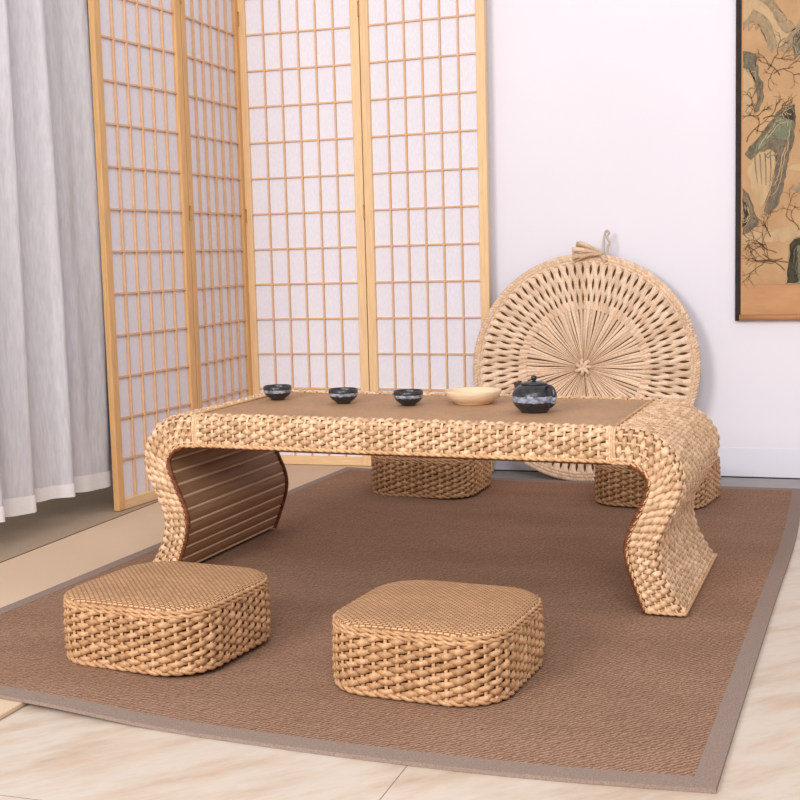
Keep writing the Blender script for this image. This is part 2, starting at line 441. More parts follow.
# ------------------------------------------------------------------ folding screen
KS = 0.988
def scr(x, y): return np.array([x * KS, y * KS])
HINGE = [scr(-1.994, 3.297), scr(-1.950, 3.745), scr(-1.958, 4.195), scr(-1.508, 4.208), scr(-1.059, 4.169)]
PITCH_Z = 0.1235 * KS; Z0 = CAM_H + (1.5095 - CAM_H) * KS          # lattice row 0
zrows = [Z0 - k * PITCH_Z for k in range(-1, 12)]
ZB = MATZ + 0.0015; ZL0 = Z0 - 12 * PITCH_Z + 0.005; ZL1 = Z0 + 2 * PITCH_Z; ZT = ZL1 + 0.03
POST = 0.0325; TH = 0.019
ctr = (HINGE[2] + HINGE[3]) / 2
screen = empty('folding_screen', (ctr[0], ctr[1], 0), (0, 0, 0), 'four-panel pine folding screen with white paper behind lattice, standing against the corner', 'folding screen')
for i in range(4):
    A, Bp = HINGE[i], HINGE[i + 1]; d = Bp - A; L = float(np.linalg.norm(d)); ang = math.atan2(d[1], d[0])
    fr = Acc()
    gap = 0.0018
    fr.box((gap, -TH / 2, ZB), (POST, TH / 2, ZT), 0, 0.0015); fr.box((L - POST, -TH / 2, ZB), (L - gap, TH / 2, ZT), 0, 0.0015)
    fr.box((POST, -TH / 2 + 0.001, ZB), (L - POST, TH / 2 - 0.001, ZL0), 1, 0.0012); fr.box((POST, -TH / 2 + 0.001, ZL1), (L - POST, TH / 2 - 0.001, ZT), 1, 0.0012)
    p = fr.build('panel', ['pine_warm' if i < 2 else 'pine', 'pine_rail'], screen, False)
    p.location = (A[0] - ctr[0], A[1] - ctr[1], 0); p.rotation_euler = (0, 0, ang)
    la = Acc(); w = 0.0052; W = L - 2 * POST
    for k in range(1, 6):
        x = POST + W * k / 6; la.box((x - w / 2, -0.0058, ZL0), (x + w / 2, 0.003, ZL1))
    for z in zrows: la.box((POST, -0.0046, z - w / 2), (L - POST, 0.003, z + w / 2))
    la.build('lattice', 'lattice_wood', p, False)
    pa = Acc(); pa.box((POST, 0.0032, ZL0), (L - POST, 0.0042, ZL1)); pa.build('paper', 'screen_paper', p, False)
for i in (1, 2, 3):
    for z in (0.22, 0.885, 1.555):
        h = Acc(); th = np.linspace(z - 0.024, z + 0.024, 4)
        q = HINGE[i] - ctr
        off = (np.array([0.011, -0.011]) if i == 2 else np.array([0.012, 0.0]) if i == 1 else np.array([0.0, -0.012]))
        tube(h, [(q[0] + off[0], q[1] + off[1], zz) for zz in th], 0.0028, 8)
        h.build('hinge', 'brass', screen)

# ------------------------------------------------------------------ curtain
def make_curtain():
    ny, nz = 320, 60; V = []; F = []
    Y = np.linspace(1.98, 3.92, ny); Z = np.linspace(0.082, 2.45, nz)
    for z in Z:
        k = (z / 2.45)
        ph = 2 * PI * np.interp(Y + 0.02 * k * np.sin(Y * 5), np.array([2.04, 2.22, 2.40, 2.57, 2.755, 2.925, 3.085, 3.262, 3.475, 3.70, 3.88, 4.06]) * 0.944, np.arange(12)) + 0.55 * PI + 0.15 * np.sin(z * 2.1 + Y * 3)
        amp = 0.033 * (1 - 0.1 * k)
        x = -2.046 + amp * (np.sin(ph) - 0.33 * np.sin(2 * ph)) + 0.006 * np.sin(Y * 53 + z * 2.0)
        for xx, y in zip(x, Y): V.append((xx, y, z + (0.006 * math.sin(y * 17) if z < 0.085 else 0)))
    for j in range(nz - 1):
        for i in range(ny - 1): F.append((j * ny + i, j * ny + i + 1, (j + 1) * ny + i + 1, (j + 1) * ny + i))
    n = len(V); V = np.array(V); V2 = V + np.array([-0.0015, 0, 0])
    cur = mk('curtain', np.vstack([V, V2]), F + [tuple(reversed([q + n for q in f])) for f in F], 'linen')
    tag(cur, 'white linen curtain hanging in soft folds beside the folding screen', 'curtain')
    # hem: a doubled strip along the foot of the cloth
    zs = [0.034, 0.078]; HV = []; HF = []
    base = V[:ny]
    row = V[ny:2 * ny]
    for f in (0.0, 1.0):
        for a, b in zip(base, row):
            q = a + (b - a) * f * 1.05; HV.append((q[0] + 0.003, q[1], 0.080 + 0.043 * f + 0.006 * math.sin(a[1] * 17) * (1 - f)))
    for i in range(ny - 1): HF.append((i, i + 1, ny + i + 1, ny + i))
    mk('hem', HV, HF, 'hem_linen', cur)
make_curtain()

# ------------------------------------------------------------------ straw table
TAB = empty('woven_table', (-0.874, 2.550, 0.0140), (0, 0.0080, math.radians(-2.0)), 'low straw woven table with rolled scroll legs and brown mat top', 'table')
D = 0.530; ZK = 0.955
outer = crom([(0.472, 0.392), (0.505, 0.3925), (0.538, 0.387), (0.572, 0.366), (0.598, 0.333), (0.6095, 0.292), (0.603, 0.250), (0.586, 0.207), (0.569, 0.165), (0.564, 0.130), (0.571, 0.090), (0.588, 0.048), (0.615, 0.004)], 90) * np.array([1.004, ZK])
inner = crom([(0.470, 0.318), (0.490, 0.3185), (0.512, 0.316), (0.533, 0.304), (0.546, 0.282), (0.541, 0.250), (0.524, 0.207), (0.507, 0.166), (0.502, 0.132), (0.508, 0.098), (0.521, 0.058), (0.541, 0.004)], 90) * np.array([1.0, ZK])
AMP, HV_, HT_ = 0.0026, 0.0064, 0.0031
def leg_pos_factory(inset):
    x = np.linspace(0, 1, 90)
    nf, na, ns = 3.4, 1.2, 26.0; tot = 2 * nf + 2 * na + ns
    def pos(u, v):
        u = np.asarray(u, float); v = np.broadcast_to(np.asarray(v, float), u.shape)
        Po = np.stack([np.interp(v, x, outer[:, i]) for i in (0, 1)], -1); Pi = np.stack([np.interp(v, x, inner[:, i]) for i in (0, 1)], -1)
        wv = Po - Pi; W = np.linalg.norm(wv, axis=-1); wd = wv / W[:, None]
        flare = 0.013 * np.exp(-((v - 0.36) / 0.17) ** 2)
        r = 0.014; W = W - inset; y0 = inset; y1 = D - inset
        s = u * tot; w = np.zeros_like(s); y = np.zeros_like(s)
        m = s <= nf; w[m] = (W[m] - r) * s[m] / nf; y[m] = y0
        m = (s > nf) & (s <= nf + na); a = (s[m] - nf) / na * PI / 2; w[m] = W[m] - r + r * np.sin(a); y[m] = y0 + r - r * np.cos(a)
        m = (s > nf + na) & (s <= nf + na + ns); q = (s[m] - nf - na) / ns; w[m] = W[m]; y[m] = y0 + r + (y1 - y0 - 2 * r) * q
        m = (s > nf + na + ns) & (s <= nf + 2 * na + ns); a = (s[m] - nf - na - ns) / na * PI / 2; w[m] = W[m] - r + r * np.cos(a); y[m] = y1 - r + r * np.sin(a)
        m = s > nf + 2 * na + ns; w[m] = (W[m] - r) * (1 - (s[m] - nf - 2 * na - ns) / nf); y[m] = y1
        return np.stack([Pi[:, 0] + wd[:, 0] * w + flare * np.clip(y / D, 0, 1) * (w / W), y, Pi[:, 1] + wd[:, 1] * w], -1)
    return pos
lp = leg_pos_factory(0.0045)
def build_leg(side):
    xf = None if side > 0 else 'mirror'
    a = Acc()
    nrow = 49
    rows = [(j + 0.5) / nrow for j in range(nrow)]
    weave(a, lp, 34, rows, AMP, 0.0066, HT_, per=5, sgn=-1.0, tilt=0.0007, stake=0.0024)
    # dark core just inside the weave
    nv = 60; V = []; F = []
    x = np.linspace(0, 1, 90)
    for v in np.linspace(0, 1, nv):
        Po = np.array([np.interp(v, x, outer[:, i]) for i in (0, 1)]); Pi = np.array([np.interp(v, x, inner[:, i]) for i in (0, 1)])
        wd = (Po - Pi) / np.linalg.norm(Po - Pi); Q = Po - wd * 0.0075
        V += [(Pi[0], 0.0065, Pi[1]), (Q[0], 0.0065, Q[1]), (Q[0], D - 0.0065, Q[1]), (Pi[0], D - 0.0065, Pi[1])]
    for j in range(nv - 1):
        for i in range(4): F.append((j * 4 + i, j * 4 + (i + 1) % 4, j * 4 + 4 + (i + 1) % 4, j * 4 + 4 + i))
    F.append((0, 1, 2, 3)); F.append(((nv - 1) * 4 + 3, (nv - 1) * 4 + 2, (nv - 1) * 4 + 1, (nv - 1) * 4))
    a.add(V, F, 1.0, 1)
    # foot cord along the bottom edge and cords at the inner edge of the front and back faces
    leg = a.build('leg', ['straw_light', 'core_dark'], TAB, xf=xf)
    c = Acc()
    for yy, s in ((0.0005, -1), (D - 0.0005, 1)):
        P = np.array([(p[0] - 0.001, yy, p[1]) for p in inner]); rope(c, P, 0.0034, 0.03, 2, tint=(0.9, 1.05))
    o = outer[-1]; i_ = inner[-1]
    foot = [(i_[0], 0.0, 0.0045), (o[0] - 0.004, 0.0, 0.0045), (o[0], 0.004, 0.0045), (o[0], D - 0.004, 0.0045), (o[0] - 0.004, D, 0.0045), (i_[0], D, 0.0045)]
    rope(c, foot, 0.0034, 0.03, 2, tint=(0.85, 1.0))
    c.build('edge_cord', 'straw_rim', leg, xf=xf)
    # slatted inner face: flat brown slats with pale stripes that paint in their lit ridges, running front to back
    L = np.concatenate([[0], np.cumsum(np.linalg.norm(np.diff(inner, axis=0), axis=1))])
    V = []; F = []; MI = []
    s = 0.004; per = 0.0305
    def at(q): return np.array([np.interp(q, L, inner[:, i]) for i in (0, 1)])
    def nrm(q):
        tdir = at(min(q + 0.002, L[-1])) - at(max(q - 0.002, 0)); n = np.array([-tdir[1], tdir[0]]); n /= np.linalg.norm(n)
        return n if n[0] < 0 or (abs(n[0]) < 0.3 and n[1] < 0) else -n
    while s < L[-1] - 0.004:
        for (a0, a1, h, mi) in ((s, s + per - 0.0062, 0.0038, 0), (s + per - 0.0062, s + per, 0.0030, 1)):
            a1 = min(a1, L[-1] - 0.001)
            if a1 <= a0: continue
            k = 5
            base = len(V)
            for q in range(k):
                t_ = a0 + (a1 - a0) * q / (k - 1); p = at(t_); n = nrm(t_); hh = h * (1 if 0 < q < k - 1 else 0.35) * (1 if mi == 0 else 1.1)
                P = p + n * hh
                V += [(P[0], 0.007, P[1]), (P[0], D - 0.007, P[1])]
            for q in range(k - 1): F.append((base + 2 * q, base + 2 * q + 1, base + 2 * q + 3, base + 2 * q + 2)); MI.append(mi)
        s += per
    V = np.array(V); 
    if side < 0: V = V * np.array([-1, 1, 1])
    mk('slatted_panel', V, F, ['slat_brown', 'slat_lit'], leg, True, MI)
    for yy in (0.0030, D - 0.0030):
        b = Acc(); P = []
        for q in np.linspace(0.035, L[-1] - 0.002, 60):
            p = at(q) + nrm(q) * 0.0030; P.append((p[0], yy, p[1]))
        rope(b, P, 0.0060, 0.015, 3, tint=(0.7, 1.35), sr=0.0036)
        b.build('braided_trim', 'braid_brown', leg, xf=xf)
for sd in (1, -1): build_leg(sd)

# front and back aprons
ZB_, ZT_ = 0.3055, 0.3745
def apron(back):
    X0 = 0.470; band = 0.020 if not back else 0.034
    path = [(0.0045, ZB_ + 0.004), (0.0025, ZB_ + 0.020), (0.0020, ZB_ + 0.040), (0.0035, ZT_ - 0.012), (0.0085, ZT_ - 0.004), (0.016, ZT_ - 0.0016), (band + 0.006, ZT_ - 0.0012)]
    pr = crom(path, 60); xx = np.linspace(0, 1, 60)
    def pos(u, v):
        u = np.asarray(u, float); v = np.broadcast_to(np.asarray(v, float), u.shape)
        y = np.interp(v, xx, pr[:, 0]); z = np.interp(v, xx, pr[:, 1])
        if back: y = D - y
        return np.stack([(-X0 + 2 * X0 * u), y, z], -1)
    a = Acc(); nr = 9 if not back else 10
    rows = [(j + 0.45) / nr for j in range(nr)]
    weave(a, pos, 54, rows, 0.0026, 0.0068, 0.0034, per=6, sgn=(-1.0 if back else 1.0), tilt=0.0010, stake=0.0031)
    y0, y1 = (0.008, band) if not back else (D - band - 0.004, D - 0.008)
    a.box((-X0, y0, ZB_ + 0.003), (X0, y1, ZT_ - 0.006), 1)
    o = a.build('front_apron' if not back else 'back_apron', ['straw_light', 'core_dark'], TAB)
    c = Acc(); yb = 0.001 if not back else D - 0.001
    rope(c, [(-X0 - 0.004, yb, ZB_ + 0.0015), (X0 + 0.004, yb, ZB_ + 0.0015)], 0.0046, 0.034, 2, tint=(0.85, 1.1))
    c.build('edge_cord', 'straw_rim', o)
    b = Acc(); yb = 0.0075 if not back else D - 0.0075
    rope(b, [(-X0, yb, ZB_ - 0.0030), (X0, yb, ZB_ - 0.0030)], 0.0040, 0.014, 3, tint=(0.7, 1.1), sr=0.0025)
    b.build('braided_trim', 'braid_brown', o)
    # wrapped lashings where the apron meets the legs
    for sx in (-1, 1):
        l = Acc()
        for k in range(3):
            x = sx * (X0 + 0.001 + (k - 1) * 0.0046)
            P = [(x, y - 0.0025 if not back else y + 0.0025, z) for y, z in ([(p[0], p[1]) if not back else (D - p[0], p[1]) for p in pr[2:]])]
            tube(l, P, 0.0026, 6, tint=RNG.uniform(0.9, 1.1), up=(1, 0, 0))
        l.build('corner_lashing', 'straw_light', o)
apron(False); apron(True)
mt = Acc()
# mat top: thin slab, edges tucked under the plaited rims
mt.box((-0.474, 0.018, ZT_ - 0.006), (0.474, D - 0.034, ZT_ - 0.0012))
mt.build('mat_top', 'rattan_table', TAB, False)
ub = Acc(); ub.box((-0.472, 0.012, ZT_ - 0.028), (0.472, D - 0.012, ZT_ - 0.0062)); ub.build('under_board', 'slat_brown', TAB, False)
for sx in (-1, 1):
    sc_ = Acc(); rope(sc_, [(sx * 0.474, 0.02, ZT_ + 0.0002), (sx * 0.474, D - 0.03, ZT_ + 0.0002)], 0.0032, 0.03, 2, tint=(0.8, 1.0))
    sc_.build('mat_cord', 'straw_rim', TAB)

# ------------------------------------------------------------------ floor stools
SA, SH, SR = 0.325, 0.123, 0.092
def rsq(u, inset=0.0, bulge=0.006):
    """rounded square outline, u in 0..1 (starts mid-front)"""
    h = SA / 2 - inset; r = SR - inset; st = 2 * (h - r); arc = PI / 2 * r; per = 4 * (st + arc)
    s = (np.asarray(u, float) % 1.0) * per + st / 2
    out = np.zeros((len(s), 2)); seg = st + arc
    k = np.floor(s / seg).astype(int) % 4; q = s - np.floor(s / seg) * seg
    for side in range(4):
        m = k == side; ql = q[m]
        x = np.where(ql <= st, -st / 2 + ql, st / 2 + r * np.sin(np.clip((ql - st) / r, 0, PI / 2)))
        y = np.where(ql <= st, -h, -h + r - r * np.cos(np.clip((ql - st) / r, 0, PI / 2)))
        a = side * PI / 2; out[m, 0] = x * math.cos(a) - y * math.sin(a); out[m, 1] = x * math.sin(a) + y * math.cos(a)
    return out
def stool_pos(u, v):
    u = np.asarray(u, float); v = np.broadcast_to(np.asarray(v, float), u.shape)
    P = rsq(u, 0.006); sw = 1.0 + 0.012 * np.sin(v * PI)
    return np.stack([P[:, 0] * sw, P[:, 1] * sw, 0.009 + v * (SH - 0.028)], -1)
def make_stool():
    root = empty('floor_stool', (0, 0, 0))
    a = Acc(); nr = 12
    weave(a, stool_pos, 52, [(j + 0.5) / nr for j in range(nr)], 0.0031, 0.0061, 0.0036, closed=True, per=6, sgn=1.0, tilt=0.0012, stake=0.0034)
    us = np.arange(80) / 80.0; R_ = rsq(us, 0.0115); V = [(x, y, 0.004) for x, y in R_] + [(x, y, SH - 0.006) for x, y in R_]
    F = [(i, (i + 1) % 80, 80 + (i + 1) % 80, 80 + i) for i in range(80)] + [tuple(range(79, -1, -1)), tuple(range(80, 160))]
    a.add(V, F, 1.0, 1)
    body = a.build('woven_side', ['straw_stool', 'core_dark'], root)
    c = Acc()
    uu = np.arange(160) / 160.0
    for z, ins, r in ((SH - 0.0165, 0.0042, 0.0042), (SH - 0.0095, 0.0050, 0.0042)):
        P = rsq(uu, ins); rope(c, [(x, y, z) for x, y in P], r, 0.040, 2, True, tint=(0.82, 1.12), sr=r * 0.70)
    c.build('top_braid', 'straw_stool', root)
    c = Acc(); P = rsq(uu, 0.006); rope(c, [(x, y, 0.0062) for x, y in P], 0.0056, 0.044, 2, True, tint=(0.8, 1.05)); c.build('base_braid', 'straw_stool', root)
    # seat: slightly crowned mat
    V = []; F = []; n = 80; rings = 9
    for k in range(rings):
        f = (1.0, 0.988, 0.96, 0.9, 0.78, 0.6, 0.45, 0.3, 0.15)[k]
        P = rsq(us, 0.0050)
        zt = (SH - 0.0085, SH - 0.0035, SH - 0.0010, SH + 0.001, SH + 0.0025, SH + 0.003, SH + 0.0035, SH + 0.0035, SH + 0.0036)[k]
        V += [(x * f, y * f, zt) for x, y in P]
    V.append((0, 0, SH + 0.0037))
    for k in range(rings - 1):
        for i in range(n): F.append((k * n + i, k * n + (i + 1) % n, (k + 1) * n + (i + 1) % n, (k + 1) * n + i))
    for i in range(n): F.append(((rings - 1) * n + i, (rings - 1) * n + (i + 1) % n, rings * n))
    mk('seat_mat', V, F, 'rattan_stool', root)
    return root
stool0 = make_stool()
STOOLS = [(-1.169, 2.102, 0.0150, -0.114, 1.0, 'straw floor stool with mat seat in front of table, on the curtain side'),
          (-0.636, 2.096, 0.0078, -0.092, 1.0, 'straw floor stool with mat seat in front of table, closest to tiled floor'),
          (-1.156, 3.772, 0.0120, -0.02, 1.02, 'shaded straw floor stool behind the table, in front of folding screen'),
          (-0.460, 3.753, 0.0085, -0.16, 1.0, 'straw floor stool behind the table leg, next to the white wall')]
for i, (x, y, z, rz, s, lab) in enumerate(STOOLS):
    if i == 0: o = stool0
    else:
        o = stool0.copy(); COL.objects.link(o)
        for ch in stool0.children:
            d = ch.copy(); COL.objects.link(d); d.parent = o
    o.location = (x, y, z); o.rotation_euler = (0, 0, rz); o.scale = (s, s, s)
    tag(o, lab, 'stool', 'woven floor stools around the table')

# ------------------------------------------------------------------ tea things on the table
yaw_t = math.radians(-2.0); tilt = 0.0080
def on_table(x, y):
    """height of the table mat at a world point"""
    dx, dy = x + 0.874, y - 2.550
    lx = dx * math.cos(yaw_t) + dy * math.sin(yaw_t)
    return 0.0140 + (ZT_ - 0.0012) - lx * math.sin(tilt) + 0.0006
def make_bowl():
    a = Acc()
    prof = [(0.0, 0.0), (0.0155, 0.0), (0.0165, 0.001), (0.0172, 0.0030), (0.0195, 0.0045), (0.027, 0.0095), (0.0325, 0.0165), (0.0346, 0.0225), (0.0348, 0.028), (0.0342, 0.0345), (0.0326, 0.0352), (0.0316, 0.0345), (0.0318, 0.028), (0.029, 0.018), (0.020, 0.0100), (0.0, 0.0075)]
    lathe(a, prof, 44, cap=False); return a.build('tea_bowl', 'glaze_bowl')
bowl = make_bowl()
for i, (x, y, lab) in enumerate([(-1.277, 2.887, 'small black tea bowl with pale band on table, nearest the curtain'),
                                 (-1.088, 2.844, 'small black tea bowl with pale band, middle of the three bowls on table'),
                                 (-0.921, 2.831, 'small black tea bowl with pale band, beside the wooden dish on table')]):
    o = bowl if i == 0 else bowl.copy()
    if i: COL.objects.link(o)
    o.location = (x, y, on_table(x, y)); o.rotation_euler = (0, 0, i * 2.1)
    tag(o, lab, 'tea bowl', 'black tea bowls on the straw table')
a = Acc()
lathe(a, [(0.0, 0.0), (0.040, 0.0), (0.0425, 0.0012), (0.043, 0.003), (0.0475, 0.005), (0.059, 0.013), (0.0652, 0.023), (0.0668, 0.0300), (0.0658, 0.0320), (0.0638, 0.0308), (0.058, 0.021), (0.047, 0.0125), (0.030, 0.0085), (0.0, 0.008)], 56, cap=False)
dish = a.build('wooden_dish', 'dish_wood'); dish.location = (-0.782, 2.894, on_table(-0.782, 2.894))
tag(dish, 'shallow pale wooden dish on the table between tea bowl and teapot', 'dish')

def make_teapot(x, y):
    root = empty('teapot', (x, y, on_table(x, y)), (0, 0, math.radians(-33)), 'round black teapot with pale blue band and knobbed lid on straw table', 'teapot')
    a = Acc()
    lathe(a, [(0.0, 0.0), (0.029, 0.0), (0.030, 0.002), (0.034, 0.006), (0.0425, 0.0140), (0.0480, 0.024), (0.0495, 0.033), (0.0480, 0.043), (0.0432, 0.0515), (0.036, 0.0580), (0.029, 0.0612), (0.0, 0.0615)], 48, cap=False)
    a.build('body', 'glaze_pot', root)
    a = Acc(); lathe(a, [(0.0285, 0.0613), (0.030, 0.0620), (0.0285, 0.0642), (0.020, 0.0672), (0.009, 0.0688), (0.0, 0.0690)], 40, cap=False)
    lid = a.build('lid', 'glaze_pot', root)
    a = Acc(); lathe(a, [(0.0042, 0.0684), (0.0040, 0.0705), (0.0058, 0.0722), (0.0070, 0.0752), (0.0066, 0.0782), (0.0042, 0.0804), (0.0, 0.0810)], 24, cap=False)
    a.build('knob', 'glaze_pot', lid)
    a = Acc(); P = crom([(-0.036, 0.0, 0.042), (-0.045, 0.0, 0.050), (-0.0500, 0.0, 0.0580), (-0.0520, 0.0, 0.0635)], 14)
    T = norm(np.gradient(P, axis=0)); N = norm(np.cross(T, np.array([0, 1.0, 0]))); B = norm(np.cross(T, N))
    V, F = sweep(P, N, B, np.linspace(0.0125, 0.0088, 14), np.linspace(0.013, 0.0090, 14), 16); a.add(V, F); a.build('spout', 'glaze_pot', root)
    a = Acc(); P = crom([(0.036, 0.0, 0.0560), (0.046, 0.0, 0.0600), (0.0570, 0.0, 0.0540), (0.0620, 0.0, 0.041), (0.0590, 0.0, 0.027), (0.051, 0.0, 0.0175), (0.0455, 0.0, 0.0165), (0.0425, 0.0, 0.0205)], 40)
    tube(a, P, np.concatenate([np.linspace(0.0034, 0.0056, 20), np.linspace(0.0056, 0.0044, 20)]), 12)
    a.build('handle', 'glaze_pot', root)
make_teapot(-0.607, 2.762)

# ------------------------------------------------------------------ round straw fan leaning on the wall
FR = 0.362
fan = empty('straw_fan', (-0.730, 4.026, 0.0015), (math.radians(-6.6), 0, 0), 'large round plaited straw fan mat leaning on the white wall', 'straw fan')
CZ = FR + 0.002
def fpt(r, th, d=0.0): return np.stack([r * np.cos(th), np.broadcast_to(-d, np.shape(r)), CZ + r * np.sin(th)], -1)
def strip(acc, r, th, wth, d, ridge, tint):
    """flat leaf strip with a raised middle following polar path (r, th)"""
    C = fpt(r, th); T = norm(np.gradient(C, axis=0)); Nn = np.array([0, -1.0, 0]); Bn = norm(np.cross(T, Nn))
    k = 5; V = []
    for j, q in enumerate((-1, -0.55, 0, 0.55, 1)):
        h = ridge * (1 - q * q)
        P = C + Bn * (q * wth / 2)[:, None]; P[:, 1] -= (d + h); V.append(P)
    V = np.stack(V, 1).reshape(-1, 3); n = len(r); F = []
    for i in range(n - 1):
        for j in range(k - 1): F.append((i * k + j, i * k + j + 1, (i + 1) * k + j + 1, (i + 1) * k + j))
    acc.add(V, F, tint)
a = Acc()
# inner rosette of radiating leaf strips
NS = 96
for i in range(NS):
    th = 2 * PI * i / NS + RNG.normal(0, 0.006); r = np.linspace(0.014, 0.212 + RNG.uniform(-.004, .004), 14)
    w = np.minimum(2 * PI * r / NS * 0.93, 0.0150)
    strip(a, r, np.full(14, th) + 0.010 * np.sin(r * 30 + i), w, 0.006 + 0.002 * (i % 2), 0.0036, RNG.uniform(0.86, 1.1))
a.build('leaf_spokes', 'straw_fan', fan)
# outer ring: paired strips that cross, leaving two rings of slits
a = Acc(); NZ = 156
for i in range(NZ):
    th0 = 2 * PI * i / NZ; r = np.linspace(0.186, 0.338, 40)
    s = 1 if i % 2 == 0 else -1
    wob = (2 * PI / NZ) * 0.47 * np.sin((r - 0.2000) / 0.0460 * PI)
    over = np.cos((r - 0.2000) / 0.0460 * PI)
    w = 2 * PI * r / NZ * (1.22 + 0.10 * np.abs(np.sin((r - 0.2000) / 0.0460 * PI)))
    strip(a, r, th0 + s * wob, w, 0.0075 + 0.0025 * s * over, 0.0040, RNG.uniform(0.84, 1.1))
a.build('woven_ring', 'straw_fan', fan)
# rim: stitched coils
a = Acc(); th = np.arange(240) * 2 * PI / 240
for rr, d, rad, pit in ((0.3385, 0.0085, 0.0048, 0.015), (0.3475, 0.0075, 0.0060, 0.020), (0.3570, 0.004, 0.0080, 0.030)):
    P = fpt(np.full(240, rr), th, d); rope(a, P, rad, pit, 3, True, tint=(0.85, 1.08), sr=rad * 0.62, step=pit / 8)
a.build('rim', 'straw_fan', fan)
a = Acc(); lth = np.arange(72) * 2 * PI / 72
V = [tuple(fpt(np.array(0.350), q, -0.0005)) for q in lth] + [tuple(fpt(np.array(0.350), q, 0.0035)) for q in lth]
a.add(np.array(V).reshape(-1, 3), [tuple(range(71, -1, -1)), tuple(range(72, 144))] + [(i, (i + 1) % 72, 72 + (i + 1) % 72, 72 + i) for i in range(72)])
a.build('backing', 'fan_core', fan, False)
# centre knot
a = Acc()
for k in range(7):
    q = k * 2 * PI / 7; nt = 10; tt = np.linspace(0, PI, nt); r = 0.0135 + 0.010 * np.cos(tt)
    P = fpt(r, q + 0.12 * np.sin(tt), 0.010 + 0.009 * np.sin(tt)); tube(a, P, 0.0062, 8, tint=RNG.uniform(0.85, 1.05), up=(0.2, 1, 0.1))
V = []; 
lathe(a, [(0.0, 0.0), (0.011, 0.002), (0.009, 0.010), (0.0, 0.013)], 16, cap=False)
a.V[-1] = np.stack([a.V[-1][:, 0], -a.V[-1][:, 2] - 0.009, a.V[-1][:, 1] + CZ], 1)
a.build('centre_knot', 'straw_fan', fan)
# tuft of leaf ends at the top and the string loop
a = Acc(); top = np.array([0.062, -0.008, CZ + 0.350])
for k in range(17):
    f = k / 16; ang = PI * (0.83 + 0.27 * f); ln = 0.090 + 0.012 * math.sin(k * 2.3)
    s = np.linspace(0, 1, 8); P = top + np.stack([np.cos(ang) * ln * s, -0.012 - 0.012 * np.sin(s * 2 + k), np.sin(ang) * ln * s * 0.8 + 0.02 * s * (1 - s) + 0.008], 1)
    T = norm(np.gradient(P, axis=0)); N = np.broadcast_to(np.array([0, -1.0, 0]), P.shape); B = norm(np.cross(T, N))
    V, F = sweep(P, N, B, 0.0018, 0.0032 + 0.0056 * s, 6); a.add(V, F, RNG.uniform(0.72, 1.0))
rope(a, [top + np.array([-0.012, -0.012, 0.012]), top + np.array([0.0, -0.014, 0.0]), top + np.array([0.006, -0.012, -0.012])], 0.007, 0.014, 3)
a.build('leaf_tuft', 'straw_fan', fan)
a = Acc(); lx = 0.066
P = crom([(lx - 0.006, -0.004, CZ + 0.350), (lx - 0.007, -0.002, CZ + 0.385), (lx - 0.006, 0.0, CZ + 0.415), (lx + 0.001, 0.0, CZ + 0.436), (lx + 0.009, 0.0, CZ + 0.428), (lx + 0.003, -0.001, CZ + 0.415), (lx + 0.011, -0.002, CZ + 0.398), (lx + 0.006, -0.003, CZ + 0.380), (lx + 0.008, -0.004, CZ + 0.350)], 50)
rope(a, P, 0.0036, 0.014, 3, tint=(0.9, 1.1))
a.build('hanging_loop', 'string', fan)

# ------------------------------------------------------------------ hanging scroll
SX0, SXW, SZ0, SZ1 = -0.268, 0.56, 0.503, 1.80; YS = WY - 0.012
scroll = empty('hanging_scroll', (SX0 + SXW / 2, YS, SZ0), (0, 0, 0), 'ochre silk landscape scroll with dark edging hanging on the white wall', 'hanging scroll')
def sp_(px, py, k=0): return (-SXW / 2 + (px - 736) * 0.00303 + 0.002, -0.0022 - 0.0003 * k, (321 - py) * 0.00305)
a = Acc(); a.box((-SXW / 2 + 0.004, -0.0012, 0.008), (SXW / 2 - 0.004, 0.0, SZ1 - SZ0)); a.build('silk_mount', 'silk_band', scroll, False)
a = Acc()
for s in (-1, 1):
    x = s * (SXW / 2 - 0.0075); a.box((x - 0.0085, -0.0018, 0.0), (x + 0.0085, 0.0004, SZ1 - SZ0))
a.build('dark_edging', 'scroll_edge', scroll, False)
a = Acc(); tube(a, [(-SXW / 2 + 0.012, -0.006, 0.010), (0, -0.006, 0.010), (SXW / 2 - 0.012, -0.006, 0.010)], 0.0095, 20, up=(0, 0, 1)); a.build('bottom_roller', 'roller_wood', scroll)
a = Acc(); tube(a, [(-SXW / 2 + 0.002, -0.006, SZ1 - SZ0), (0, -0.006, SZ1 - SZ0), (SXW / 2 - 0.002, -0.006, SZ1 - SZ0)], 0.0095, 20); a.build('top_rod', 'roller_wood', scroll)
INK = ['silk', 'ink_pale', 'ink_mid', 'ink_dark', 'ink_black', 'ink_green', 'ink_twig']
a = Acc()
